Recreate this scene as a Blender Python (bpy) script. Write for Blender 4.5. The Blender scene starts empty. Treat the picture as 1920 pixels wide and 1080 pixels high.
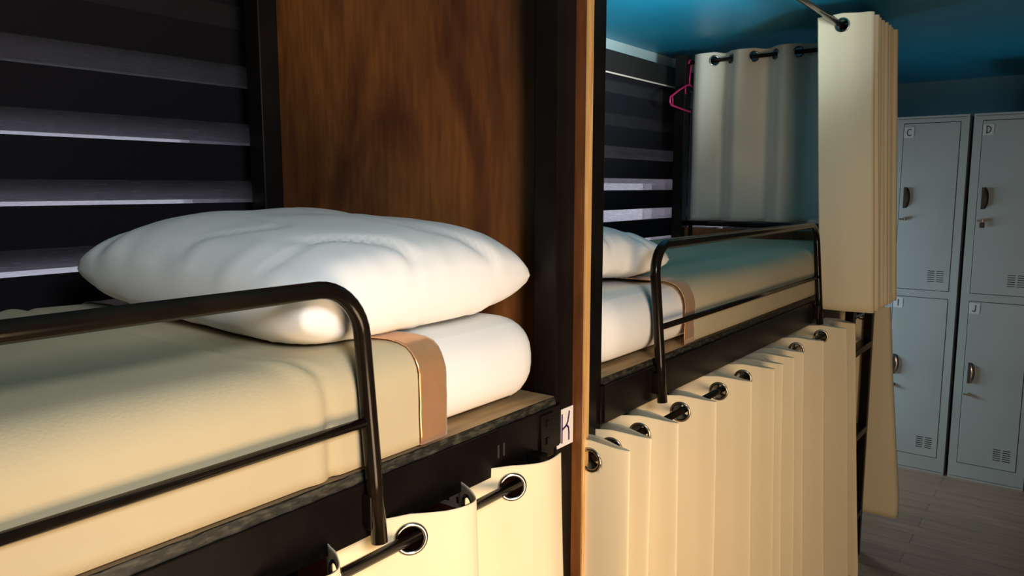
import bpy, bmesh, math, random
from math import sin, cos, pi, radians, atan, atan2, sqrt, exp
from mathutils import Vector, Matrix, noise

C = bpy.context.scene.collection
scene = bpy.context.scene
H = 1.45            # eye height; every z below is written relative to the eye and lifted by H

# ------------------------------------------------------------------ camera
FPX = 1440.0
PITCH = atan(188 / 1440)
YAW = atan2(1095, 1440 * cos(PITCH) + 188 * sin(PITCH))
cam_d = bpy.data.cameras.new('camera')
cam_d.sensor_width = 36.0
cam_d.lens = 36.0 * FPX / 1920.0
cam_d.clip_start = 0.02
cam = bpy.data.objects.new('camera', cam_d)
C.objects.link(cam)
fw = Vector((cos(PITCH) * cos(YAW), cos(PITCH) * sin(YAW), -sin(PITCH)))
cam.rotation_euler = fw.to_track_quat('-Z', 'Y').to_euler()
cam.location = (0, 0, H)
scene.camera = cam

# ------------------------------------------------------------------ world, lights, exposure
w = bpy.data.worlds.new('world'); scene.world = w; w.use_nodes = True
w.node_tree.nodes['Background'].inputs[0].default_value = (0.72, 0.70, 0.88, 1)
w.node_tree.nodes['Background'].inputs[1].default_value = 4.2
scene.view_settings.view_transform = 'Standard'
scene.view_settings.look = 'None'
scene.view_settings.gamma = 1
scene.view_settings.exposure = 0.0
scene.view_settings.use_curve_mapping = False

def area(name, loc, target, size, power, color, size_y=None, spread=None):
    l = bpy.data.lights.new(name, 'AREA')
    l.energy = power; l.color = color; l.size = size
    if size_y:
        l.shape = 'RECTANGLE'; l.size_y = size_y
    if spread: l.spread = radians(spread)
    o = bpy.data.objects.new(name, l); C.objects.link(o)
    p = Vector(loc) + Vector((0, 0, H)); t = Vector(target) + Vector((0, 0, H))
    o.location = p
    o.rotation_euler = (t - p).to_track_quat('-Z', 'Y').to_euler()
    return o

area('warm_wall_lamp', (0.40, -0.50, -0.74), (0.95, 0.75, -0.55), 0.60, 21.5, (1.0, 0.70, 0.42), 0.72)
area('cool_ceiling_fill', (1.70, -0.12, 0.12), (2.35, 1.20, 0.615), 0.25, 7.0, (0.80, 0.95, 1.0), 0.2, 50)  # unseen fill, added to brighten the ceiling above the far bunk
area('cool_bed_fill', (0.1, -0.55, 0.42), (0.75, 1.15, -0.20), 0.4, 6.5, (0.95, 0.97, 1.0), 0.3, 110)  # second unseen fill, added to lift the near bed's top and pillow
area('window_daylight_near', (0.4, 2.1, -0.50), (0.4, 1.6, -0.15), 1.6, 12.0, (0.90, 0.87, 1.0), 0.35)
area('window_daylight_middle', (2.6, 2.1, -0.55), (2.6, 1.6, -0.15), 2.2, 26.0, (0.96, 0.86, 1.0), 0.40)
area('window_daylight_aisle', (3.90, 2.1, -0.55), (4.2, 0.6, -1.15), 0.5, 26.0, (0.66, 0.88, 1.0), 0.5)

# ------------------------------------------------------------------ materials
M = {}
def mat(name, col, rough=0.5, metal=0.0, **kw):
    m = bpy.data.materials.new(name); m.use_nodes = True
    nt = m.node_tree; b = nt.nodes['Principled BSDF']
    b.inputs['Base Color'].default_value = (*col, 1)
    b.inputs['Roughness'].default_value = rough
    b.inputs['Metallic'].default_value = metal
    for k, v in kw.items(): b.inputs[k.replace('_', ' ')].default_value = v
    M[name] = m
    return m, nt, b

def noise_mix(nt, b, c1, c2, scale=(1, 1, 1), nscale=5, detail=6, lo=0.3, hi=0.7, dist=0.0):
    tc = nt.nodes.new('ShaderNodeTexCoord'); mp = nt.nodes.new('ShaderNodeMapping')
    mp.inputs['Scale'].default_value = scale
    n = nt.nodes.new('ShaderNodeTexNoise'); n.inputs['Scale'].default_value = nscale
    n.inputs['Detail'].default_value = detail; n.inputs['Distortion'].default_value = dist
    r = nt.nodes.new('ShaderNodeValToRGB')
    r.color_ramp.elements[0].position = lo; r.color_ramp.elements[1].position = hi
    r.color_ramp.elements[0].color = (*c1, 1); r.color_ramp.elements[1].color = (*c2, 1)
    nt.links.new(tc.outputs['Object'], mp.inputs[0]); nt.links.new(mp.outputs[0], n.inputs['Vector'])
    nt.links.new(n.outputs['Fac'], r.inputs[0])
    nt.links.new(r.outputs[0], b.inputs['Base Color'])
    return n, r, mp

def bump(nt, b, scale=200, strength=0.1, dist=0.001, sc=(1, 1, 1), detail=3):
    tc = nt.nodes.new('ShaderNodeTexCoord'); mp = nt.nodes.new('ShaderNodeMapping')
    mp.inputs['Scale'].default_value = sc
    n = nt.nodes.new('ShaderNodeTexNoise'); n.inputs['Scale'].default_value = scale
    n.inputs['Detail'].default_value = detail
    bp = nt.nodes.new('ShaderNodeBump'); bp.inputs['Strength'].default_value = strength
    bp.inputs['Distance'].default_value = dist
    nt.links.new(tc.outputs['Object'], mp.inputs[0]); nt.links.new(mp.outputs[0], n.inputs['Vector'])
    nt.links.new(n.outputs['Fac'], bp.inputs['Height']); nt.links.new(bp.outputs[0], b.inputs['Normal'])

m, nt, b = mat('black_paint', (0.010, 0.009, 0.008), 0.34); b.inputs['Specular IOR Level'].default_value = 0.15
noise_mix(nt, b, (0.004, 0.0033, 0.003), (0.009, 0.007, 0.0055), (1, 1, 1), 9)
bump(nt, b, 120, 0.12, 0.0006)
m, nt, b = mat('black_tube', (0.012, 0.009, 0.007), 0.17); b.inputs['Specular IOR Level'].default_value = 0.22
noise_mix(nt, b, (0.005, 0.004, 0.003), (0.012, 0.008, 0.005), (1, 1, 1), 14)
m, nt, b = mat('worn_edge', (0.05, 0.05, 0.04), 0.6)
noise_mix(nt, b, (0.010, 0.009, 0.006), (0.09, 0.08, 0.05), (2, 8, 8), 26, 8, 0.45, 0.80)
m, nt, b = mat('board_top', (0.42, 0.27, 0.13), 0.6)
noise_mix(nt, b, (0.30, 0.18, 0.08), (0.46, 0.31, 0.15), (2, 14, 4), 5)
m, nt, b = mat('curtain_cloth', (0.80, 0.68, 0.42), 0.8)
noise_mix(nt, b, (0.80, 0.69, 0.47), (0.84, 0.73, 0.51), (1, 1, 1), 4)
b.inputs['Sheen Weight'].default_value = 0.08
bump(nt, b, 500, 0.15, 0.0004)
m, nt, b = mat('curtain_pale', (0.66, 0.62, 0.50), 0.8)
noise_mix(nt, b, (0.60, 0.57, 0.47), (0.66, 0.63, 0.52), (1, 1, 1), 4)
m, nt, b = mat('hem_cloth', (0.70, 0.48, 0.20), 0.8)
noise_mix(nt, b, (0.62, 0.43, 0.18), (0.68, 0.49, 0.22), (1, 1, 1), 5)
m, nt, b = mat('grommet_metal', (0.36, 0.34, 0.32), 0.22, 1.0)
m, nt, b = mat('blanket_fleece', (0.62, 0.50, 0.30), 0.95)
noise_mix(nt, b, (0.48, 0.40, 0.25), (0.53, 0.45, 0.285), (1, 1, 1), 6)
b.inputs['Sheen Weight'].default_value = 0.04
bump(nt, b, 260, 0.35, 0.0012)
m, nt, b = mat('satin', (0.62, 0.36, 0.20), 0.26)
noise_mix(nt, b, (0.56, 0.29, 0.13), (0.66, 0.36, 0.17), (1, 1, 1), 16)
b.inputs['Sheen Weight'].default_value = 0.3; b.inputs['Metallic'].default_value = 0.5
bump(nt, b, 35, 0.5, 0.0015)
m, nt, b = mat('white_cotton', (0.85, 0.83, 0.78), 0.85)
noise_mix(nt, b, (0.83, 0.82, 0.80), (0.87, 0.86, 0.84), (1, 1, 1), 5)
bump(nt, b, 400, 0.12, 0.0005)
m, nt, b = mat('panel_wood', (0.25, 0.09, 0.03), 0.5)
n1, r1, mp1 = noise_mix(nt, b, (0.11, 0.034, 0.010), (0.34, 0.125, 0.030), (1, 1.5, 0.5), 3.2, 7, 0.36, 0.62, 0.8)
n2 = nt.nodes.new('ShaderNodeTexNoise'); n2.inputs['Scale'].default_value = 5; n2.inputs['Detail'].default_value = 9
mp2 = nt.nodes.new('ShaderNodeMapping'); mp2.inputs['Scale'].default_value = (3, 16, 2.2)
tc2 = nt.nodes.new('ShaderNodeTexCoord')
nt.links.new(tc2.outputs['Object'], mp2.inputs[0]); nt.links.new(mp2.outputs[0], n2.inputs['Vector'])
mx = nt.nodes.new('ShaderNodeMixRGB'); mx.blend_type = 'MULTIPLY'; mx.inputs[0].default_value = 0.7
r2 = nt.nodes.new('ShaderNodeValToRGB'); r2.color_ramp.elements[0].position = 0.3; r2.color_ramp.elements[1].position = 0.65
r2.color_ramp.elements[0].color = (0.55, 0.5, 0.45, 1); r2.color_ramp.elements[1].color = (1, 1, 1, 1)
nt.links.new(n2.outputs['Fac'], r2.inputs[0]); nt.links.new(r1.outputs[0], mx.inputs[1]); nt.links.new(r2.outputs[0], mx.inputs[2])
nt.links.new(mx.outputs[0], b.inputs['Base Color'])
m, nt, b = mat('plywood_edge', (0.66, 0.36, 0.12), 0.5)
noise_mix(nt, b, (0.48, 0.24, 0.07), (0.74, 0.46, 0.18), (30, 30, 2), 4)
m, nt, b = mat('blind_dark', (0.010, 0.009, 0.012), 0.95); b.inputs['Specular IOR Level'].default_value = 0.1
bump(nt, b, 300, 0.2, 0.0005)
m, nt, b = mat('blind_back', (0.55, 0.53, 0.58), 0.9)
m = bpy.data.materials.new('blind_sheer'); m.use_nodes = True; M['blind_sheer'] = m
nt = m.node_tree; nt.nodes.clear()
o_ = nt.nodes.new('ShaderNodeOutputMaterial'); df = nt.nodes.new('ShaderNodeBsdfDiffuse'); tr = nt.nodes.new('ShaderNodeBsdfTranslucent')
tp = nt.nodes.new('ShaderNodeBsdfTransparent'); m1 = nt.nodes.new('ShaderNodeMixShader'); m2 = nt.nodes.new('ShaderNodeMixShader')
wv = nt.nodes.new('ShaderNodeTexNoise'); wv.inputs['Scale'].default_value = 6; wv.inputs['Detail'].default_value = 5
tcw = nt.nodes.new('ShaderNodeTexCoord'); mpw = nt.nodes.new('ShaderNodeMapping'); mpw.inputs['Scale'].default_value = (1.5, 1, 60)
nt.links.new(tcw.outputs['Object'], mpw.inputs[0]); nt.links.new(mpw.outputs[0], wv.inputs['Vector'])
rw = nt.nodes.new('ShaderNodeValToRGB'); rw.color_ramp.elements[0].color = (0.14, 0.13, 0.14, 1); rw.color_ramp.elements[1].color = (0.30, 0.28, 0.30, 1)
nt.links.new(wv.outputs['Fac'], rw.inputs[0]); nt.links.new(rw.outputs[0], tr.inputs[0])
df.inputs[0].default_value = (0.06, 0.058, 0.062, 1); tp.inputs[0].default_value = (0.9, 0.9, 0.9, 1)
m1.inputs[0].default_value = 0.55; m2.inputs[0].default_value = 0.34
nt.links.new(df.outputs[0], m1.inputs[1]); nt.links.new(tr.outputs[0], m1.inputs[2])
nt.links.new(m1.outputs[0], m2.inputs[1]); nt.links.new(tp.outputs[0], m2.inputs[2]); nt.links.new(m2.outputs[0], o_.inputs[0])
m, nt, b = mat('headrail', (0.014, 0.012, 0.011), 0.45)
m, nt, b = mat('headrail_trim', (0.55, 0.48, 0.40), 0.35)
m, nt, b = mat('chain_white', (0.85, 0.85, 0.88), 0.35)
m, nt, b = mat('teal_ceiling', (0.010, 0.17, 0.24), 0.42)
noise_mix(nt, b, (0.006, 0.20, 0.33), (0.010, 0.24, 0.38), (1, 1, 1), 3)
bump(nt, b, 6, 0.15, 0.01)
m, nt, b = mat('teal_wall', (0.11, 0.25, 0.30), 0.7)
noise_mix(nt, b, (0.075, 0.19, 0.24), (0.095, 0.23, 0.28), (1, 1, 1), 4)
m, nt, b = mat('mauve_wall', (0.20, 0.13, 0.16), 0.8)
noise_mix(nt, b, (0.18, 0.12, 0.15), (0.22, 0.15, 0.18), (1, 1, 1), 4)
m, nt, b = mat('pale_wall', (0.30, 0.38, 0.37), 0.8)
noise_mix(nt, b, (0.28, 0.36, 0.35), (0.33, 0.41, 0.40), (1, 1, 1), 4)
m, nt, b = mat('locker_paint', (0.42, 0.50, 0.52), 0.38)
noise_mix(nt, b, (0.40, 0.47, 0.48), (0.46, 0.54, 0.55), (1, 1, 1), 3)
m, nt, b = mat('gap_black', (0.008, 0.008, 0.01), 0.7)
m, nt, b = mat('slot_brown', (0.045, 0.035, 0.03), 0.5)
m, nt, b = mat('lock_chrome', (0.55, 0.55, 0.55), 0.25, 1.0)
m, nt, b = mat('paper', (0.78, 0.74, 0.72), 0.8)
m, nt, b = mat('locker_paper', (0.62, 0.70, 0.73), 0.8)
m, nt, b = mat('purple_ink', (0.045, 0.012, 0.12), 0.5)
m, nt, b = mat('black_ink', (0.02, 0.02, 0.025), 0.5)
m, nt, b = mat('pink_plastic', (0.42, 0.012, 0.10), 0.35)
m, nt, b = mat('outlet_white', (0.75, 0.73, 0.78), 0.4)
m = bpy.data.materials.new('glass'); m.use_nodes = True; M['glass'] = m
nt = m.node_tree; nt.nodes.clear()
go = nt.nodes.new('ShaderNodeOutputMaterial'); gt = nt.nodes.new('ShaderNodeBsdfTransparent'); gg = nt.nodes.new('ShaderNodeBsdfGlossy'); gm = nt.nodes.new('ShaderNodeMixShader')
gg.inputs['Roughness'].default_value = 0.05; gm.inputs[0].default_value = 0.07; gt.inputs[0].default_value = (0.93, 0.96, 0.95, 1)
nt.links.new(gt.outputs[0], gm.inputs[1]); nt.links.new(gg.outputs[0], gm.inputs[2]); nt.links.new(gm.outputs[0], go.inputs[0])
m, nt, b = mat('window_frame', (0.5, 0.5, 0.5), 0.4)
# laminate floor
m, nt, b = mat('laminate', (0.35, 0.24, 0.17), 0.42)
tc = nt.nodes.new('ShaderNodeTexCoord'); mp = nt.nodes.new('ShaderNodeMapping'); mp.inputs['Rotation'].default_value = (0, 0, 0)
bk = nt.nodes.new('ShaderNodeTexBrick'); bk.inputs['Scale'].default_value = 1.0
bk.inputs['Brick Width'].default_value = 0.9; bk.inputs['Row Height'].default_value = 0.10; bk.inputs['Mortar Size'].default_value = 0.0022
bk.inputs['Color1'].default_value = (0.42, 0.28, 0.19, 1); bk.inputs['Color2'].default_value = (0.35, 0.235, 0.16, 1); bk.inputs['Mortar'].default_value = (0.20, 0.14, 0.10, 1)
mp.inputs['Rotation'].default_value = (0, 0, pi / 2)
nn = nt.nodes.new('ShaderNodeTexNoise'); mpn = nt.nodes.new('ShaderNodeMapping'); mpn.inputs['Scale'].default_value = (14, 1.2, 1); nn.inputs['Scale'].default_value = 4; nn.inputs['Detail'].default_value = 8
mxx = nt.nodes.new('ShaderNodeMixRGB'); mxx.blend_type = 'MULTIPLY'; mxx.inputs[0].default_value = 0.6
rr = nt.nodes.new('ShaderNodeValToRGB'); rr.color_ramp.elements[0].position = 0.3; rr.color_ramp.elements[1].position = 0.7
rr.color_ramp.elements[0].color = (0.55, 0.5, 0.46, 1); rr.color_ramp.elements[1].color = (1, 1, 1, 1)
nt.links.new(tc.outputs['Object'], mp.inputs[0]); nt.links.new(mp.outputs[0], bk.inputs['Vector'])
nt.links.new(tc.outputs['Object'], mpn.inputs[0]); nt.links.new(mpn.outputs[0], nn.inputs['Vector'])
nt.links.new(nn.outputs['Fac'], rr.inputs[0]); nt.links.new(bk.outputs['Color'], mxx.inputs[1]); nt.links.new(rr.outputs[0], mxx.inputs[2])
nt.links.new(mxx.outputs[0], b.inputs['Base Color'])

# ------------------------------------------------------------------ helpers
def obj(name, bm, mats, parent=None, smooth=False, origin=None):
    """link a bmesh written in eye-relative coordinates as one object"""
    for v in bm.verts: v.co.z += H
    if parent:
        off = parent.matrix_world.translation.copy() if parent.parent is None and parent.type == 'EMPTY' else ABS[parent.name]
    else:
        xs = [v.co.x for v in bm.verts]; ys = [v.co.y for v in bm.verts]; zs = [v.co.z for v in bm.verts]
        off = Vector(((min(xs) + max(xs)) / 2, (min(ys) + max(ys)) / 2, min(zs)))
    if parent:
        cx = [v.co.copy() for v in bm.verts]
        lo = Vector((min(c.x for c in cx), min(c.y for c in cx), min(c.z for c in cx)))
        hi = Vector((max(c.x for c in cx), max(c.y for c in cx), max(c.z for c in cx)))
        own = Vector(((lo.x + hi.x) / 2, (lo.y + hi.y) / 2, lo.z))
    else:
        own = off
    for v in bm.verts: v.co -= own
    bmesh.ops.recalc_face_normals(bm, faces=bm.faces)
    me = bpy.data.meshes.new(name); bm.to_mesh(me); bm.free()
    if not isinstance(mats, (list, tuple)): mats = [mats]
    for mm in mats: me.materials.append(M[mm])
    if smooth:
        for p in me.polygons: p.use_smooth = True
    o = bpy.data.objects.new(name, me); C.objects.link(o)
    if parent:
        o.parent = parent; o.location = own - off
    else:
        o.location = own
    ABS[o.name] = own.copy()
    return o
ABS = {}

def thing(name, loc, label, cat, group=None):
    o = bpy.data.objects.new(name, None); C.objects.link(o)
    o.location = Vector(loc) + Vector((0, 0, H)); o.empty_display_size = 0.05
    ABS[o.name] = o.location.copy()
    o['label'] = label; o['category'] = cat
    if group: o['group'] = group
    bpy.context.view_layer.update()
    return o

def tag(o, label, cat, group=None):
    o['label'] = label; o['category'] = cat
    if group: o['group'] = group
    return o

def box(bm, x0, x1, y0, y1, z0, z1, bev=0.0, mi=0):
    r = bmesh.ops.create_cube(bm, size=1)
    vs = r['verts']
    for v in vs:
        v.co = Vector((x0 + (v.co.x + .5) * (x1 - x0), y0 + (v.co.y + .5) * (y1 - y0), z0 + (v.co.z + .5) * (z1 - z0)))
    fs = list({f for v in vs for f in v.link_faces})
    for f in fs: f.material_index = mi
    if bev:
        es = list({e for v in vs for e in v.link_edges})
        g = bmesh.ops.bevel(bm, geom=es, offset=bev, segments=2, affect='EDGES', profile=0.5)
        for f in g['faces']: f.material_index = mi
    return bm

def Bx(*a, **k): return box(bmesh.new(), *a, **k)

def tube(bm, pts, r, seg=14, cap=True, closed=False):
    pts = [Vector(p) for p in pts]; n = len(pts); rings = []
    up = None
    for i, p in enumerate(pts):
        if closed: t = (pts[(i + 1) % n] - pts[i - 1]).normalized()
        elif i == 0: t = (pts[1] - pts[0]).normalized()
        elif i == n - 1: t = (pts[-1] - pts[-2]).normalized()
        else: t = ((pts[i + 1] - p).normalized() + (p - pts[i - 1]).normalized()).normalized()
        if up is None:
            up = Vector((0, 0, 1)) if abs(t.z) < 0.9 else Vector((1, 0, 0))
        up = (up - t * up.dot(t)).normalized()
        s = t.cross(up)
        rings.append([bm.verts.new(p + (up * cos(2 * pi * k / seg) + s * sin(2 * pi * k / seg)) * r) for k in range(seg)])
    m_ = n if closed else n - 1
    for i in range(m_):
        a, c = rings[i], rings[(i + 1) % n]
        for k in range(seg):
            bm.faces.new((a[k], a[(k + 1) % seg], c[(k + 1) % seg], c[k])).smooth = True
    if cap and not closed:
        bm.faces.new(rings[0]); bm.faces.new(rings[-1][::-1])
    return bm

def arc(c, r, a0, a1, ax1, ax2, n=8):
    c = Vector(c); ax1 = Vector(ax1); ax2 = Vector(ax2)
    return [c + ax1 * r * cos(a0 + (a1 - a0) * i / n) + ax2 * r * sin(a0 + (a1 - a0) * i / n) for i in range(n + 1)]

def torus_ring(c, normal, R0, R1, th, seg=28):
    """flat eyelet ring with rounded section, axis along normal"""
    bm = bmesh.new(); nrm = Vector(normal).normalized()
    u = nrm.cross(Vector((0, 0, 1))).normalized(); v = nrm.cross(u)
    sec = []
    rm, rw = (R0 + R1) / 2, (R1 - R0) / 2
    for k in range(10):
        a = 2 * pi * k / 10
        sec.append((rm + rw * cos(a), th * sin(a)))
    rings = []
    for i in range(seg):
        a = 2 * pi * i / seg
        d = u * cos(a) + v * sin(a)
        rings.append([bm.verts.new(Vector(c) + d * r + nrm * h) for r, h in sec])
    for i in range(seg):
        for k in range(10):
            bm.faces.new((rings[i][k], rings[i][(k + 1) % 10], rings[(i + 1) % seg][(k + 1) % 10], rings[(i + 1) % seg][k])).smooth = True
    return bm

def struct(name, bm, mats):
    o = obj(name, bm, mats); o['kind'] = 'structure'
    return o

# ------------------------------------------------------------------ the room
CZ = 0.615
WY = 1.68
FX = 5.15
struct('floor', Bx(-1.7, FX + .1, -1.7, WY + .12, -H - .06, -H), 'laminate')
struct('ceiling', Bx(-1.7, FX + .1, -1.7, WY + .12, CZ, CZ + .06), 'teal_ceiling')
struct('wall_far', Bx(FX, FX + .1, -1.7, WY + .12, -H, CZ), 'teal_wall')
struct('wall_right', Bx(-1.7, FX, -1.8, -1.7, -H, CZ), 'mauve_wall')
struct('wall_back', Bx(-1.8, -1.7, -1.7, WY + .12, -H, CZ), 'mauve_wall')
wins = [(-1.25, 1.06, -.95, .17), (1.32, 3.47, -.95, .06), (3.66, 4.22, -.95, -.20)]
bm = bmesh.new()
xs = [-1.7] + [v for q in wins for v in q[:2]] + [FX]
for i in range(0, len(xs), 2): box(bm, xs[i], xs[i + 1], WY, WY + .12, -H, .40)
for q in wins: box(bm, q[0], q[1], WY, WY + .12, -H, q[2]); box(bm, q[0], q[1], WY, WY + .12, q[3], .40)
struct('wall_left', bm, 'mauve_wall')
struct('trim_1', Bx(-1.7, FX, WY - .012, WY + .12, .40, CZ), 'pale_wall')
for i, q in enumerate(wins):
    bm = bmesh.new(); x0, x1, z0, z1 = q
    for a in ((x0, x0 + .04, z0, z1), (x1 - .04, x1, z0, z1), (x0 + .04, x1 - .04, z0, z0 + .04), (x0 + .04, x1 - .04, z1 - .04, z1), ((x0 + x1) / 2 - .02, (x0 + x1) / 2 + .02, z0 + .04, z1 - .04)):
        box(bm, a[0], a[1], WY + .05, WY + .09, a[2], a[3])
    wo = struct('window_%d' % (i + 1), bm, 'window_frame')
    obj('window_pane', Bx(x0 + .03, x1 - .03, WY + .067, WY + .071, z0 + .03, z1 - .03), 'glass', wo)

# ------------------------------------------------------------------ zebra roller blinds
def blind(x0, x1, phase, label, rear_shift, chain_x):
    """phase = eye-relative z of a sheer band's lower edge"""
    t = thing('roller_blind', ((x0 + x1) / 2, 1.60, -1.0), label, 'window blind')
    P = 0.1315; SH = 0.050; zt = 0.50; zb = -1.0
    def layer(y, shift, name, sheer_h):
        bm = bmesh.new(); nx = 24
        zz = []
        k0 = int((zb - phase) / P) - 2
        edges = [zb]
        for k in range(k0, k0 + 16):
            a = phase + shift + k * P
            for e in (a, a + sheer_h):
                if zb < e < zt: edges.append(e)
        edges.append(zt)
        for j in range(len(edges) - 1):
            z0, z1 = edges[j], edges[j + 1]; mid = (z0 + z1) / 2
            ph = ((mid - phase - shift) % P)
            mi = 1 if ph < sheer_h else 0
            if mi and shift and (mid - phase) % P < sheer_h: continue      # the open slit where the two layers part
            rows = []
            for z in (z0, z1):
                rows.append([bm.verts.new((x0 + (x1 - x0) * i / nx, y + 0.0015 * sin(i * 1.1 + z * 5), z)) for i in range(nx + 1)])
            for i in range(nx):
                f = bm.faces.new((rows[0][i], rows[0][i + 1], rows[1][i + 1], rows[1][i])); f.material_index = mi
        bmesh.ops.remove_doubles(bm, verts=bm.verts, dist=1e-5)
        o = obj(name, bm, ['blind_dark', 'blind_sheer'], t)
        return o
    layer(1.600, 0.0, 'front_fabric', SH)
    layer(1.625, rear_shift, 'rear_fabric', SH)
    bm = bmesh.new(); box(bm, x0 - .01, x1 + .01, 1.575, 1.655, .455, .545, .01)
    hd = obj('headrail', bm, 'headrail', t)
    obj('trim_strip', Bx(x0 - .01, x1 + .01, 1.571, 1.576, .450, .456), 'headrail_trim', hd)
    obj('bottom_bar', Bx(x0, x1, 1.59, 1.632, -1.02, -.995, .006), 'headrail', t)
    if chain_x:
        bm = bmesh.new()
        for s in range(0, 150):
            z = .50 - s * .0078
            r = bmesh.ops.create_icosphere(bm, subdivisions=1, radius=.0038)
            for v in r['verts']: v.co += Vector((chain_x, 1.562, z))
        tube(bm, [(chain_x, 1.562, .50), (chain_x, 1.562, -.67)], .0009, 5)
        obj('control_chain', bm, 'chain_white', t)
    return t
blind(-1.20, 1.125, 0.0975 - 0.1315, 'dark striped zebra blind behind the near top bunk and its big pillow', -.042, None)
blind(1.20, 3.56, -0.142, 'dark striped zebra blind with a bead chain behind the far top bunk', 0.0, 3.512)

# ------------------------------------------------------------------ bunk beds
BZ0, BZ1 = -.445, -.372       # side beam
def guard(t, xa, xb, zt=-.120, zm=-.291):
    bm = bmesh.new(); R = .062; yt, yb = .722, .694
    def yy(z): return yb + (yt - yb) * (z + .448) / (zt + .448)
    pts = [(xa, yy(-.448), -.448), (xa, yy(-.35), -.35)]
    pts += [(p.x, yy(p.z), p.z) for p in arc((xa + R, 0, zt - R), R, pi, pi / 2, (1, 0, 0), (0, 0, 1), 9)]
    pts += [(p.x, yy(p.z), p.z) for p in arc((xb - R, 0, zt - R), R, pi / 2, 0, (1, 0, 0), (0, 0, 1), 9)]
    pts += [(xb, yy(-.35), -.35), (xb, yy(-.448), -.448)]
    tube(bm, pts, .0108, 18)
    g = obj('guard_rail', bm, 'black_tube', t)
    bm = bmesh.new(); tube(bm, [(xa + .004, yy(zm), zm), (xb - .004, yy(zm), zm)], .0063, 14)
    obj('middle_bar', bm, 'black_tube', g)
    for x in (xa, xb): obj('bracket', Bx(x - .012, x + .012, .696, .712, -.43, -.385, .002), 'black_paint', g)

def bunk(xa, xb, yb, label, guards, skew=0.0):
    t = thing('bunk_bed', ((xa + xb) / 2, 1.1, -H), label, 'bunk bed', None)
    for x in (xa, xb - .055):
        sk = skew if x != xa else 0
        obj('post', Bx(x, x + .055, .72, .77, -H, .57, .003), 'black_paint', t)
        obj('post', Bx(x + sk, x + .05 + sk, yb - .05, yb, -H, .57, .003), 'black_paint', t)
    # front side beam: angle iron with a lip
    bm = bmesh.new(); box(bm, xa + .055, xb - .055, .712, .716, BZ0, BZ1, .001)
    box(bm, xa + .055, xb - .055, .716, .75, BZ0, BZ0 + .004)
    box(bm, xa + .055, xb - .055, .716, .752, BZ1 - .004, BZ1)
    box(bm, xa + .045, xa + .06, .716, .76, BZ0, BZ1); box(bm, xb - .06, xb - .045, .716, .76, BZ0, BZ1)
    obj('side_rail', bm, 'black_paint', t)
    obj('side_rail', Bx(xa + .05, xb - .06, yb - .045, yb - .005, BZ0, BZ1, .002), 'black_paint', t)
    for x in (xa, xb - .05):
        obj('end_rail', Bx(x + .005, x + .045, .77, yb - .05, BZ0, BZ1, .002), 'black_paint', t)
    for k in range(6):
        x = xa + .2 + k * (xb - xa - .4) / 5
        obj('cross_bar', Bx(x - .015, x + .015, .752, yb - .045, BZ0 + .005, BZ0 + .035), 'black_paint', t)
    # plywood base: brown face, battered dark front edge
    bm = Bx(xa + .058, xb - .058, .722, yb - .052, -.372, -.3585)
    for f in bm.faces: f.material_index = 1 if f.normal.z > .9 else 0
    pb = obj('plywood_base', bm, ['worn_edge', 'board_top'], t)
    random.seed(int(xa * 100) + 7)
    bm = bmesh.new()       # jagged chipped lip along the board's edge
    n = 150; rows = [[], []]
    for i in range(n + 1):
        x = xa + .06 + (xb - xa - .12) * i / n
        rows[0].append(bm.verts.new((x, .7195 - random.random() * .0015, -.3735)))
        rows[1].append(bm.verts.new((x, .7215, -.3590 + random.uniform(-.002, .0010))))
    for i in range(n): bm.faces.new((rows[0][i], rows[0][i + 1], rows[1][i + 1], rows[1][i]))
    md = obj('chipped_edge', bm, 'worn_edge', pb).modifiers.new('s', 'SOLIDIFY'); md.thickness = .002
    # hook plates where the beam meets the post
    bm = bmesh.new(); box(bm, xb - .116, xb - .078, .7085, .7118, -.455, -.378, .001)
    for z in (-.395, -.425): box(bm, xb - .101, xb - .093, .7065, .709, z - .006, z + .006, .001)
    obj('hook_plate', bm, 'black_paint', t)
    bm = bmesh.new()
    for dx in (.215, .229): box(bm, xb - dx - .0015, xb - dx + .0015, .7105, .7122, -.418, -.397)
    obj('slot_mark', bm, 'slot_brown', t)
    for g in guards: guard(t, *g)
    return t

b1 = bunk(-1.0, 1.137, 1.52, 'black steel bunk bed nearest the viewer with the letter K card on its post', [(-.54, .640)], -.042)
b2 = bunk(1.182, 3.222, 1.50, 'far black steel bunk bed beyond the wooden partition, hung with four-sided curtains'.replace(', hung with four-sided curtains', ' with an empty guard rail'), [(1.446, 2.612)])
# far bunk: end tube rail and wooden footboard
bm = bmesh.new(); tube(bm, [(3.195, .77, -.156), (3.195, 1.45, -.156)], .011)
for y in (.80, 1.42): tube(bm, [(3.195, y, -.156), (3.195, y, -.372)], .009)
obj('end_guard', bm, 'black_tube', b2)
obj('footboard', Bx(3.200, 3.214, .79, 1.45, -.40, -.175), 'panel_wood', b2)
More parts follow.
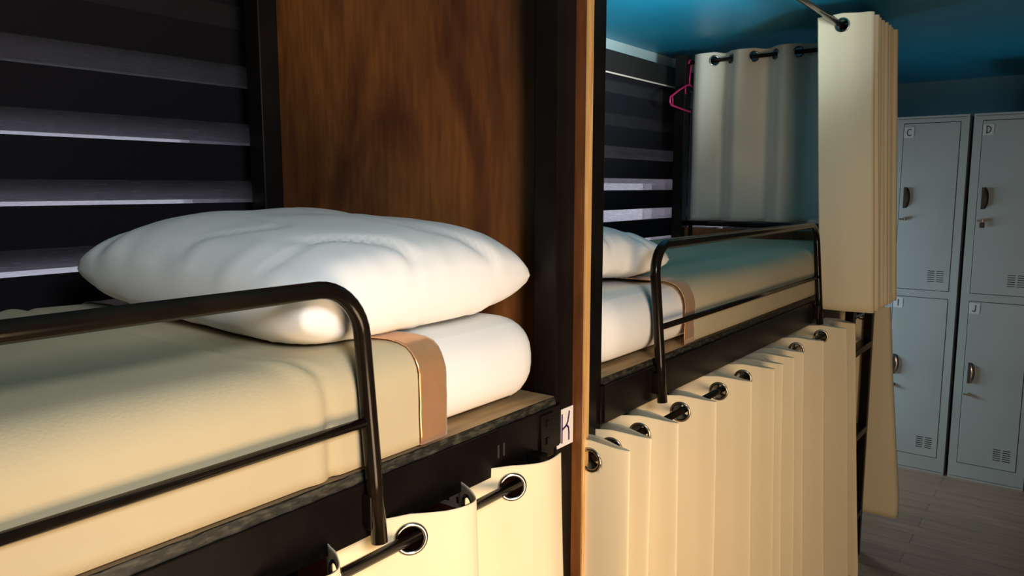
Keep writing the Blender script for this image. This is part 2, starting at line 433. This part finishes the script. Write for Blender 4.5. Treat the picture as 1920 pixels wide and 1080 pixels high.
# curtain rods
def rod(t, pts, r):
    bm = bmesh.new(); tube(bm, pts, r, 14); obj('curtain_rod', bm, 'black_tube', t)
RY = .690
rod(b1, [(-.95, RY, -.462), (1.025, RY, -.462)], .0075)
rod(b2, [(1.165, RY, -.487), (3.25, RY, -.487)], .0075)
rod(b2, [(1.20, RY, .516), (3.25, RY, .516)], .0092)
rod(b2, [(3.196, .70, .535), (3.196, 1.48, .535)], .0085)
for t, x, z in ((b1, .995, -.462), (b2, 1.205, -.487), (b2, 3.195, -.487), (b2, 1.205, .516), (b2, 3.195, .516)):
    obj('rod_bracket', Bx(x - .012, x + .012, RY - .006, .7115 if t is b1 else .722, z - .011, z + (.030 if t is b1 else .011), .002), 'black_paint', t)
bm = Bx(3.185, 3.222, .700, .722, -.53, -.44, .002); obj('rod_bracket', bm, 'black_paint', b2)

# letter cards -------------------------------------------------------
def strokes(lines, wd, org, ux, uz, nrm, th=.0006):
    """thin raised pen strokes; lines in 0..1 units mapped by ux, uz"""
    bm = bmesh.new(); org = Vector(org); ux = Vector(ux); uz = Vector(uz); nrm = Vector(nrm).normalized()
    for ln in lines:
        P_ = [org + ux * a + uz * c for a, c in ln]
        for i in range(len(P_) - 1):
            d = (P_[i + 1] - P_[i]).normalized(); s = d.cross(nrm) * wd / 2
            a, c = P_[i] - d * wd * .3, P_[i + 1] + d * wd * .3
            vs = [bm.verts.new(q + nrm * h) for h in (0, th) for q in (a - s, a + s, c + s, c - s)]
            for f in ((0, 1, 2, 3), (7, 6, 5, 4), (0, 4, 5, 1), (1, 5, 6, 2), (2, 6, 7, 3), (3, 7, 4, 0)):
                bm.faces.new([vs[k] for k in f])
    return bm
LET = {
    'K': [[(.24, .93), (.24, .05)], [(.78, .95), (.68, .66), (.58, .56), (.46, .51), (.28, .47)], [(.58, .55), (.72, .46), (.76, .30), (.76, .07)]],
    'C': [[(.78, .84), (.60, .92), (.40, .88), (.26, .70), (.22, .5), (.28, .28), (.42, .12), (.62, .08), (.80, .18)]],
    'D': [[(.28, .92), (.28, .08)], [(.22, .92), (.52, .90), (.74, .74), (.80, .5), (.72, .26), (.52, .10), (.22, .08)]],
    'I': [[(.5, .92), (.5, .08)]],
    'J': [[(.62, .92), (.62, .25), (.52, .10), (.36, .10), (.28, .22)]],
}
card = obj('letter_card', Bx(1.0845, 1.1355, .7185, .7199, -.455, -.3865), 'paper', b1)
obj('letter', strokes(LET['K'], .0036, (1.0885, .7184, -.450), (.043, 0, 0), (0, 0, .058), (0, -1, 0)), 'purple_ink', card)

# ------------------------------------------------------------------ partition between the bunks
pt = obj('partition_panel', Bx(1.141, 1.159, .703, 1.590, -H + .001, .585), 'panel_wood')
tag(pt, 'tall wooden partition board between the two bunks with a pale raw front edge', 'partition')
obj('plywood_edge', Bx(1.1408, 1.1592, .700, .7032, -H + .001, .585), 'plywood_edge', pt)

# ------------------------------------------------------------------ ladder of the far bunk
ld = thing('bunk_ladder', (3.0, .65, -H), 'black metal ladder standing at the aisle end of the far bunk', 'ladder')
for x in (2.842, 3.135):
    obj('ladder_rail', Bx(x, x + .026, .640, .672, -H, -.430, .003), 'black_paint', ld)
for z in (-.59, -.925, -1.262):
    obj('rung', Bx(2.868, 3.135, .636, .676, z - .012, z + .012, .002), 'black_paint', ld)
obj('ladder_hook', Bx(3.132, 3.163, .640, .712, -.432, -.418, .002), 'black_paint', ld)

# ------------------------------------------------------------------ curtains
def catmull(pts, step):
    out = []; n = len(pts)
    for i in range(n - 1):
        p0 = Vector(pts[max(i - 1, 0)]); p1 = Vector(pts[i]); p2 = Vector(pts[i + 1]); p3 = Vector(pts[min(i + 2, n - 1)])
        k = max(2, int((p2 - p1).length / step))
        for j in range(k):
            s = j / k
            out.append(0.5 * ((2 * p1) + (-p0 + p2) * s + (2 * p0 - 5 * p1 + 4 * p2 - p3) * s * s + (-p0 + 3 * p1 - 3 * p2 + p3) * s ** 3))
    out.append(Vector(pts[-1]))
    return out

def curtain(pts, rodc, axis, ztop, zrod, zbot, label, mats, flare=lambda x, s: 0.0, ring=(.0165, .0232), hem=None, group=None, wave=.0, seed=0, zt=None, sx=.0045, lift=None, hemx=99):
    """pts: plan polyline (x, y); rodc: rod's constant coordinate on the given axis (1 = y, 0 = x)"""
    path = catmull(pts, sx)
    n = len(path); bm = bmesh.new()
    zs = []; z = ztop
    while z > zrod - .032: zs.append(z); z -= .0042
    for i in range(1, 31): zs.append(z + (zbot - z) * i / 30)
    cr = []
    for i in range(n - 1):
        a, c = path[i][axis] - rodc, path[i + 1][axis] - rodc
        if a * c < 0:
            f = a / (a - c); q = path[i].lerp(path[i + 1], f); tg = (path[min(i + 3, n - 1)] - path[max(i - 2, 0)]).normalized()
            cr.append((i + f, q, tg))
    s = [0]
    for i in range(1, n): s.append(s[-1] + (path[i] - path[i - 1]).length)
    def arcs(u):
        i = int(u); return s[i] + (s[min(i + 1, n - 1)] - s[i]) * (u - i)
    rnd = random.Random(seed)
    cs = [arcs(c[0]) for c in cr]
    grid = []
    for j, z in enumerate(zs):
        row = []; d = (ztop - z) / (ztop - zbot)
        for i in range(n):
            p = path[i]
            fl = flare(p.x, d)
            wob = noise.noise(Vector((s[i] * 3.2, z * 1.3, seed))) * wave * min(1, d * 3)
            wob2 = noise.noise(Vector((s[i] * 3.2, z * 1.3, seed + 9.3))) * wave * min(1, d * 3)
            # a little sag of the top edge between the eyelets
            zz = z
            if j < 6 and cs:
                dd = min(abs(s[i] - c) for c in cs)
                zz -= .004 * min(1, dd / .05) * (1 - j / 6)
            if lift: zz += lift(p.x) * d
            row.append(bm.verts.new((p.x + wob, p.y - fl + wob2, zz)))
        grid.append(row)
    for j in range(len(zs) - 1):
        zc = (zs[j] + zs[j + 1]) / 2
        for i in range(n - 1):
            sc = (s[i] + s[i + 1]) / 2
            if abs(zc - zrod) < .03 and any((sc - c) ** 2 + (zc - zrod) ** 2 < ((ring[0] + ring[1]) / 2) ** 2 for c in cs): continue
            f = bm.faces.new((grid[j][i], grid[j][i + 1], grid[j + 1][i + 1], grid[j + 1][i]))
            f.smooth = True
            if hem and zc < zbot + hem and path[i].x < hemx: f.material_index = 1
    bmesh.ops.delete(bm, geom=[v for v in bm.verts if not v.link_faces], context='VERTS')
    o = obj('privacy_curtain', bm, mats); tag(o, label, 'curtain', group)
    md = o.modifiers.new('solid', 'SOLIDIFY'); md.thickness = .0014
    for k, (u, q, tg) in enumerate(cr):
        d = (ztop - zrod) / (ztop - zbot)
        c3 = Vector((q.x, q.y - flare(q.x, d), zrod))
        nrm = Vector((-tg.y, tg.x, 0))
        obj('grommet', torus_ring(c3, nrm, ring[0], ring[1], .0026), 'grommet_metal', o)
    return o

# near bunk, lower curtain (path runs from the partition post towards the viewer)
OY, IY = .655, .742
p1 = [(1.020, .668), (.975, .664), (.925, .683), (.890, .713), (.855, .735), (.832, .728), (.815, .70), (.800, .672), (.785, .655), (.755, .656), (.715, .675),
      (.672, .704), (.635, .733), (.600, .742), (.575, .715), (.560, .68), (.540, .655), (.51, .66), (.47, .70), (.43, .735), (.38, .72), (.35, .68), (.31, .652),
      (.26, .68), (.21, .73), (.16, .72), (.12, .67), (.08, .655), (.03, .69), (-.03, .735)]
curtain(p1, RY, 1, -.4275, -.4620, -1.33, 'cream eyelet curtain hanging below the near top bunk, next to the K card post',
        ['curtain_cloth', 'hem_cloth'], wave=.010, seed=3, hem=.10, flare=lambda x, d: .02 * d)

# far bunk, lower curtain
tips = [1.150, 1.236, 1.351, 1.540, 1.755, 1.915, 1.982, 2.076, 2.161, 2.358, 2.620, 2.735]
pts = [(1.150, .72)]
for i, x in enumerate(tips):
    if i: 
        xp = tips[i - 1]; g = x - xp
        xin = max(xp + g * .55, x - .045)
        pts += [(xp + min(.02, g * .3), .66), (xp + min(.035, g * .42), .72)]
        if xin - xp > .09: pts += [((xp + xin) / 2, .762)]
        pts += [(xin, .768), (x - g * .22 if g < .1 else x - .022, .72), (x - .006, .655)]
    pts.append((x, .612))
pts += [(2.775, .66), (2.80, .73), (2.90, .760), (3.02, .745), (3.10, .755), (3.150, .765), (3.168, .74), (3.172, .69), (3.172, .64), (3.180, .600), (3.200, .592)]
curtain(pts, RY, 1, -.4500, -.4870, -1.40, 'cream eyelet curtain gathered in many deep folds below the far top bunk',
        ['curtain_cloth', 'hem_cloth'], wave=.006, seed=8, hem=.05, hemx=2.9, lift=lambda x: .12 * min(1, max(0, (x - 2.75) / .3)), flare=lambda x, d: max(0, .035 * (x - 1.1)) * min(1, d * 1.1), sx=.0048)

# far bunk, upper curtain bunched at the aisle end
pts = [(2.672, .768), (2.668, .73), (2.665, .69), (2.668, .65), (2.676, .605)]
x = 2.69
for k in range(8):
    pts += [(x + .010, .60 if k % 2 else .603), (x + .018, .64), (x + .022, .73), (x + .028, .762), (x + .036, .73), (x + .040, .64), (x + .046, .600 + .004 * (k % 3))]
    x += .048
curtain(pts, RY, 1, .553, .516, -.405, 'warm cream curtain bunched tight on the high rod at the aisle end',
        ['curtain_cloth', 'hem_cloth'], wave=.004, seed=14, flare=lambda x, d: .052 * d, sx=.006)

# far bunk, upper end curtain across the bed's foot
pts = []
y = 1.432; k = 0
ys = [1.421, 1.402, 1.375, 1.335, 1.30, 1.26, 1.215, 1.165, 1.12, 1.075, 1.03, .985, .94, .895, .85, .81]
xo = [3.190, 3.176, 3.172, 3.196, 3.226, 3.196, 3.165, 3.196, 3.228, 3.196, 3.166, 3.196, 3.226, 3.196, 3.168, 3.185]
pts = [(xo[i], ys[i]) for i in range(len(ys))]
curtain(pts, 3.1965, 0, .570, .535, -.140, 'pale greyish curtain hung straight across the foot of the far top bunk',
        ['curtain_pale', 'hem_cloth'], wave=.012, seed=21)

# ------------------------------------------------------------------ bedding
def rounded_slab(x0, x1, y0, y1, z0, z1, r, seg=6, puff=0, seed=0, sub=.03):
    bm = bmesh.new(); box(bm, x0, x1, y0, y1, z0, z1)
    bmesh.ops.bevel(bm, geom=list(bm.edges), offset=r, segments=seg, affect='EDGES', profile=.5)
    for it in range(1):
        es = [e for e in bm.edges if e.calc_length() > sub * 2]
        for e in list(es): pass
    # slice into a grid so that the cloth can undulate
    nx = int((x1 - x0) / sub); ny = int((y1 - y0) / sub)
    for i in range(1, nx):
        g = bm.verts[:] + bm.edges[:] + bm.faces[:]
        bmesh.ops.bisect_plane(bm, geom=g, plane_co=(x0 + (x1 - x0) * i / nx, 0, 0), plane_no=(1, 0, 0))
    for i in range(1, ny):
        g = bm.verts[:] + bm.edges[:] + bm.faces[:]
        bmesh.ops.bisect_plane(bm, geom=g, plane_co=(0, y0 + (y1 - y0) * i / ny, 0), plane_no=(0, 1, 0))
    bm.normal_update()
    for v in bm.verts:
        d = noise.noise(Vector((v.co.x * 6, v.co.y * 6, v.co.z * 6 + seed))) * puff
        if v.co.z > z0 + .01: v.co += v.normal * d
    for f in bm.faces: f.smooth = True
    return bm

def profile(y0, y1, z0, z1, r, off, n=9):
    """front-bottom, up, over the top, down the back: list of (y, z, ny, nz)"""
    P_ = []
    P_.append((y0, z0, -1, 0))
    for i in range(1, 6): P_.append((y0, z0 + (z1 - r - z0) * i / 6, -1, 0))
    for i in range(n + 1):
        a = pi - (pi / 2) * i / n
        P_.append((y0 + r + r * cos(a), z1 - r + r * sin(a), cos(a), sin(a)))
    m_ = 34
    for i in range(1, m_): P_.append((y0 + r + (y1 - y0 - 2 * r) * i / m_, z1, 0, 1))
    for i in range(n + 1):
        a = pi / 2 - (pi / 2) * i / n
        P_.append((y1 - r + r * cos(a), z1 - r + r * sin(a), cos(a), sin(a)))
    P_.append((y1, z0, 1, 0))
    return [(y + ny * off, z + nz * off, ny, nz) for y, z, ny, nz in P_]

def crown(y, y0, y1):
    s = (y - y0) / (y1 - y0)
    return max(0, sin(pi * min(1, max(0, s)))) ** .5

def blanket_mesh(x0, x1, y0, y1, z0, z1, r, off, xshift, seam=None, seed=0, nx=300, amp=.004, crease=None):
    pr_ = profile(y0, y1, z0, z1, r, off)
    bm = bmesh.new(); rows = []
    for j, (y, z, ny, nz) in enumerate(pr_):
        row = []
        for i in range(nx + 1):
            s = i / nx
            xe = x1 + xshift(y, z)
            x = x0 + (xe - x0) * s
            d = noise.noise(Vector((x * 3.1, y * 3.1, z * 3.1 + seed))) * amp + noise.noise(Vector((x * 9, y * 9, z * 9 + seed))) * amp * .35
            if j < 3: d *= j / 3
            if seam is not None:
                xs = seam(y, z)
                q = (x - xs) / .007
                d += -.0065 * exp(-q * q) + .0035 * exp(-((x - xs + .022) / .014) ** 2)
            d = max(d, -off * .6) if off > 0 else d
            row.append(bm.verts.new((x, y + ny * d, z + nz * d)))
        rows.append(row)
    for j in range(len(rows) - 1):
        for i in range(nx):
            bm.faces.new((rows[j][i], rows[j][i + 1], rows[j + 1][i + 1], rows[j + 1][i])).smooth = True
    return bm

def shiftx(y, z):
    return -.085 * min(1, max(0, (y - .735) / .05)) ** 1.3 * .6 - .10 * max(0, y - .78)

def bed(xm0, xm1, yb, xband, zt, z0, labels, seam, seed, flip=False):
    y0 = .728
    mt = obj('mattress', rounded_slab(xm0, xm1, y0, yb - .055, z0, zt, .064, 6, .004, seed), 'white_cotton', smooth=True)
    tag(mt, labels[0], 'mattress')
    xa_, xb_ = (xm1 + .004, xband) if flip else (xm0 + .05, xband)
    bl = obj('blanket', blanket_mesh(xa_, xb_, y0, yb - .055, z0 + .002, zt, .052, .0075, shiftx, seam, seed), 'blanket_fleece', smooth=True)
    tag(bl, labels[1], 'blanket')
    md = bl.modifiers.new('s', 'SOLIDIFY'); md.thickness = .003
    return mt, bl, y0

mt1, bl1, y0 = bed(-.93, 1.062, 1.52, .775, -.212, -.355,
    ['white sheeted mattress of the near top bunk, bare end under the big pillow', 'beige fleece blanket with satin trim spread over the near top bunk'],
    lambda y, z: .590 - .045 * min(1, max(0, (y - .735) / .06)) - .03 * max(0, y - .8), 2)
mt2, bl2, y0 = bed(1.262, 3.165, 1.50, 1.640, -.215, -.355,
    ['white sheeted mattress of the far top bunk, seen beyond the partition', 'beige blanket with satin trim spread over the far top bunk'], None, 5, True)

def satin(parent, xa, xb, yb, zt, z0, seed):
    pr_ = profile(.728, yb - .055, z0 + .002, zt, .052, .0105)
    bm = bmesh.new(); rows = []; n = 12
    for j, (y, z, ny, nz) in enumerate(pr_):
        sh = shiftx(y, z); row = []
        for i in range(n + 1):
            s = i / n; x = xa + (xb - xa) * s + sh
            d = .0016 * noise.noise(Vector((x * 30, y * 40, z * 40 + seed))) 
            row.append(bm.verts.new((x, y + ny * d, z + nz * d)))
        rows.append(row)
    for j in range(len(rows) - 1):
        for i in range(n):
            bm.faces.new((rows[j][i], rows[j][i + 1], rows[j + 1][i + 1], rows[j + 1][i])).smooth = True
    o = obj('satin_trim', bm, 'satin', parent, smooth=True)
    o['label'] = 'shiny copper coloured satin trim'
    md = o.modifiers.new('s', 'SOLIDIFY'); md.thickness = .0008
satin(bl1, .742, .797, 1.52, -.212, -.355, 1)
satin(bl2, 1.600, 1.655, 1.50, -.215, -.355, 4)

def pillow(c, L, W, T, rot, label, seed, sag=1.0, rest=-.203):
    """c: centre of the seam plane; L along local x, W along local y"""
    bm = bmesh.new(); n = 56; R = rot
    top = []; bot = []
    for j in range(n + 1):
        rt, rb = [], []
        v = -1 + 2 * j / n; v = sin(v * pi / 2) * .55 + v * .45
        for i in range(n + 1):
            u = -1 + 2 * i / n; u = sin(u * pi / 2) * .55 + u * .45
            # outline pulled in between the corners
            x = u * sqrt(1 - (.17 if u > 0 else .08) * v ** 4) * (1 - .02 * (1 - v * v)) * L / 2
            y = v * sqrt(1 - .10 * u ** 4) * (1 - .03 * (1 - u * u)) * W / 2
            h = max(0, (1 - abs(u) ** 2.8)) ** .38 * max(0, (1 - abs(v) ** 4)) ** .38
            hr = h
            e = (1 - h) ** 1.2
            wr = .012 * noise.noise(Vector((u * 7.5 + seed, v * 1.6, 1.3))) * e
            wr += .009 * noise.noise(Vector((u * 1.8, v * 8.5 + seed, 4.7))) * e
            wr += -.009 * exp(-((u * .8 + v * .35 + .58 + .12 * sin(v * 9)) / .035) ** 2) * max(0, min(1, -v * 1.3 - .35))
            wr += -.008 * exp(-((u + v * .5 - .02 + .08 * sin(v * 7)) / .04) ** 2) * max(0, min(1, -v * 1.6 - .7))
            rg = abs(noise.noise(Vector((u * 1.7 + seed * .3, v * 1.5, 7.1))))
            wr += -.0035 * exp(-(rg / .05) ** 2) * min(1, h * 1.6)
            wr += .004 * noise.noise(Vector((u * 2 + v, v * 2 - u, seed)))
            k = min(1, h * 3)
            zt_ = T * .56 * hr + wr * k
            zb_ = -T * .44 * hr * sag + .4 * wr * k
            if i in (0, n) or j in (0, n): zt_ = zb_ = 0
            rt.append(bm.verts.new(Vector((x, y, zt_))))
            rb.append(rt[-1] if (i in (0, n) or j in (0, n)) else bm.verts.new(Vector((x, y, zb_))))
        top.append(rt); bot.append(rb)
    for j in range(n):
        for i in range(n):
            bm.faces.new((top[j][i], top[j][i + 1], top[j + 1][i + 1], top[j + 1][i])).smooth = True
            bm.faces.new((bot[j][i], bot[j + 1][i], bot[j + 1][i + 1], bot[j][i + 1])).smooth = True
    bm.transform(Matrix.Translation(Vector(c)) @ R)
    for v in bm.verts: v.co.z = max(v.co.z, rest + .002 * noise.noise(v.co * 9))
    return bm

def rotm(rz, rx, ry):
    return Matrix.Rotation(rz, 4, 'Z') @ Matrix.Rotation(ry, 4, 'Y') @ Matrix.Rotation(rx, 4, 'X')

bm = pillow((.825, 1.045, -.140), .52, .602, .172, rotm(radians(1), radians(3), radians(-1.5)), '', 2.0)
pw = obj('pillow', bm, 'white_cotton', smooth=True)
tag(pw, 'plump white pillow on the near top bunk, leaning against the wooden partition', 'pillow')
bm = pillow((1.48, 1.09, -.150), .46, .60, .13, rotm(radians(-4), 0, radians(5)), '', 6.0)
pw2 = obj('pillow', bm, 'white_cotton', smooth=True)
tag(pw2, 'white pillow on the far top bunk, half hidden behind the black post', 'pillow')

# ------------------------------------------------------------------ coat hanger on the end curtain's rod
bm = bmesh.new(); hy = 1.4465; hx = 3.200
hook = arc((hx, hy, .532), .0145, -pi * .15, pi * 1.05, (1, 0, 0), (0, 0, 1), 12)
tube(bm, [(hx, hy, .440), (hx, hy, .475), (hx + .006, hy, .500), (hx + .0135, hy, .522)] + hook, .0032, 8)
shoulder = [(hx - .185, hy, .375), (hx - .188, hy, .355), (hx - .175, hy, .343), (hx, hy, .330), (hx + .175, hy, .343), (hx + .188, hy, .355), (hx + .185, hy, .375),
            (hx + .10, hy, .412), (hx + .03, hy, .438), (hx, hy, .443), (hx - .03, hy, .438), (hx - .10, hy, .412)]
tube(bm, shoulder, .0042, 8, closed=True)
tube(bm, [(hx - .165, hy, .384), (hx - .160, hy, .345)], .003, 8)
tube(bm, [(hx - .04, hy, .434), (hx - .04, hy, .405), (hx - .028, hy, .402)], .003, 8)
hg = obj('coat_hanger', bm, 'pink_plastic'); tag(hg, 'pink plastic coat hanger hooked on the rod by the pale end curtain', 'coat hanger')

# ------------------------------------------------------------------ power outlet strip on the lower partition
po = obj('power_outlet', Bx(1.128, 1.1405, .965, 1.040, -.650, -.612, .002), 'outlet_white')
tag(po, 'small white power outlet strip on the partition below the near top bunk', 'power outlet')
for y in (.985, 1.018):
    bm = bmesh.new(); box(bm, 1.1268, 1.1283, y - .006, y + .006, -.638, -.624); obj('socket', bm, 'black_ink', po)
cc = obj('cable_cover', Bx(1.130, 1.1405, .945, .963, -.66, -.48, .001), 'outlet_white')
tag(cc, 'white vertical cable cover beside the power outlet under the near bunk', 'cable cover')

# ------------------------------------------------------------------ lockers
LX = 4.311
def locker(y0, y1, letters, label, keyed, cy):
    """y1 is the side nearer the window"""
    t = thing('locker', (LX + .24, (y0 + y1) / 2, -H), label, 'locker', 'steel lockers against the far wall')
    bm = bmesh.new()
    for a in ((LX, LX + .48, y0, y0 + .010, -H, .350), (LX, LX + .48, y1 - .010, y1, -H, .350), (LX + .47, LX + .48, y0 + .01, y1 - .01, -H, .350),
              (LX, LX + .47, y0 + .01, y1 - .01, .338, .350), (LX, LX + .47, y0 + .01, y1 - .01, -H, -H + .012)):
        box(bm, *a)
    d0, d1 = y0 + .034, y1 - .036
    box(bm, LX, LX + .02, y0 + .01, d0, -H + .01, .34); box(bm, LX, LX + .02, d1, y1 - .01, -H + .01, .34)
    box(bm, LX, LX + .02, d0, d1, .318, .34); box(bm, LX, LX + .02, d0, d1, -.548, -.512); box(bm, LX, LX + .02, d0, d1, -H + .01, -1.368)
    obj('cabinet', bm, 'locker_paint', t)
    obj('door_gap', Bx(LX + .012, LX + .018, d0, d1, -1.368, .318), 'gap_black', t)
    for k, (z0, z1) in enumerate(((-.512, .318), (-1.368, -.548))):
        g = .0028
        d = obj('locker_door', Bx(LX - .001, LX + .011, d0 + g, d1 - g, z0 + g, z1 - g, .001), 'locker_paint', t)
        # letter card
        cyc = d1 - .026; czc = z1 - .045 if k == 0 else z1 - .035
        cd = obj('letter_card', Bx(LX - .0022, LX - .001, cyc - .022, cyc + .022, czc - .026, czc + .026), 'locker_paper', d)
        obj('letter', strokes(LET[letters[k]], .0036, (LX - .0023, cyc + .016, czc - .019), (0, -.032, 0), (0, 0, .038), (-1, 0, 0)), 'black_ink', cd)
        # D shaped recessed handle
        hz = -.050 if k == 0 else -.905; hyc = d1 - .028
        bm = bmesh.new(); n = 18
        box(bm, LX - .0025, LX - .0008, hyc - .003, hyc + .010, hz - .052, hz + .052, .0008, 0)
        hd = obj('handle', bm, 'slot_brown', d)
        bm = bmesh.new()
        ce = bm.verts.new((LX - .010, hyc - .003, hz)); rim = []; 
        for i in range(n + 1):
            a = -pi / 2 + pi * i / n
            rim.append(bm.verts.new((LX - .0012, hyc - .003 - .019 * cos(a), hz + .052 * sin(a))))
        mid = [bm.verts.new((LX - .012, hyc - .003 - .010 * cos(-pi / 2 + pi * i / n), hz + .040 * sin(-pi / 2 + pi * i / n))) for i in range(n + 1)]
        for i in range(n):
            bm.faces.new((rim[i], rim[i + 1], mid[i + 1], mid[i])).smooth = True
            bm.faces.new((mid[i], mid[i + 1], ce)).smooth = True
        obj('handle_cup', bm, 'slot_brown' if k == 0 else 'lock_chrome', hd)
        # key lock
        lz = hz - .107
        bm = bmesh.new(); tube(bm, [(LX - .001, hyc - .002, lz), (LX - .010, hyc - .002, lz)], .0085, 14)
        box(bm, LX - .016, LX - .009, hyc - .004, hyc - .001, lz - .007, lz + .007, .0005)
        box(bm, LX - .013, LX - .0105, hyc + .004, hyc + .020, lz - .005, lz + .004, .0005)
        lk = obj('key_lock', bm, 'lock_chrome', d)
        if keyed and k == 0:
            bm = bmesh.new(); box(bm, LX - .014, LX - .010, hyc - .014, hyc + .008, lz - .034, lz - .008, .002)
            obj('key', bm, 'slot_brown', lk)
        # vent slots
        bm = bmesh.new(); vz = z0 + .073
        for cy0 in (-.020, .020):
            for r in range(6):
                yv = (y0 + y1) / 2 - .062 + cy0; zv = vz + (r - 2.5) * .0105
                box(bm, LX - .0018, LX - .0008, yv - .0155, yv + .0155, zv - .0016, zv + .0016)
        obj('vent', bm, 'gap_black', d)
    return t
locker(.507, .828, 'CI', 'pale grey two-door steel locker column marked C and I, beside the curtain', False, 0)
locker(.168, .489, 'DJ', 'pale grey two-door steel locker column marked D and J, rightmost in view', True, 0)
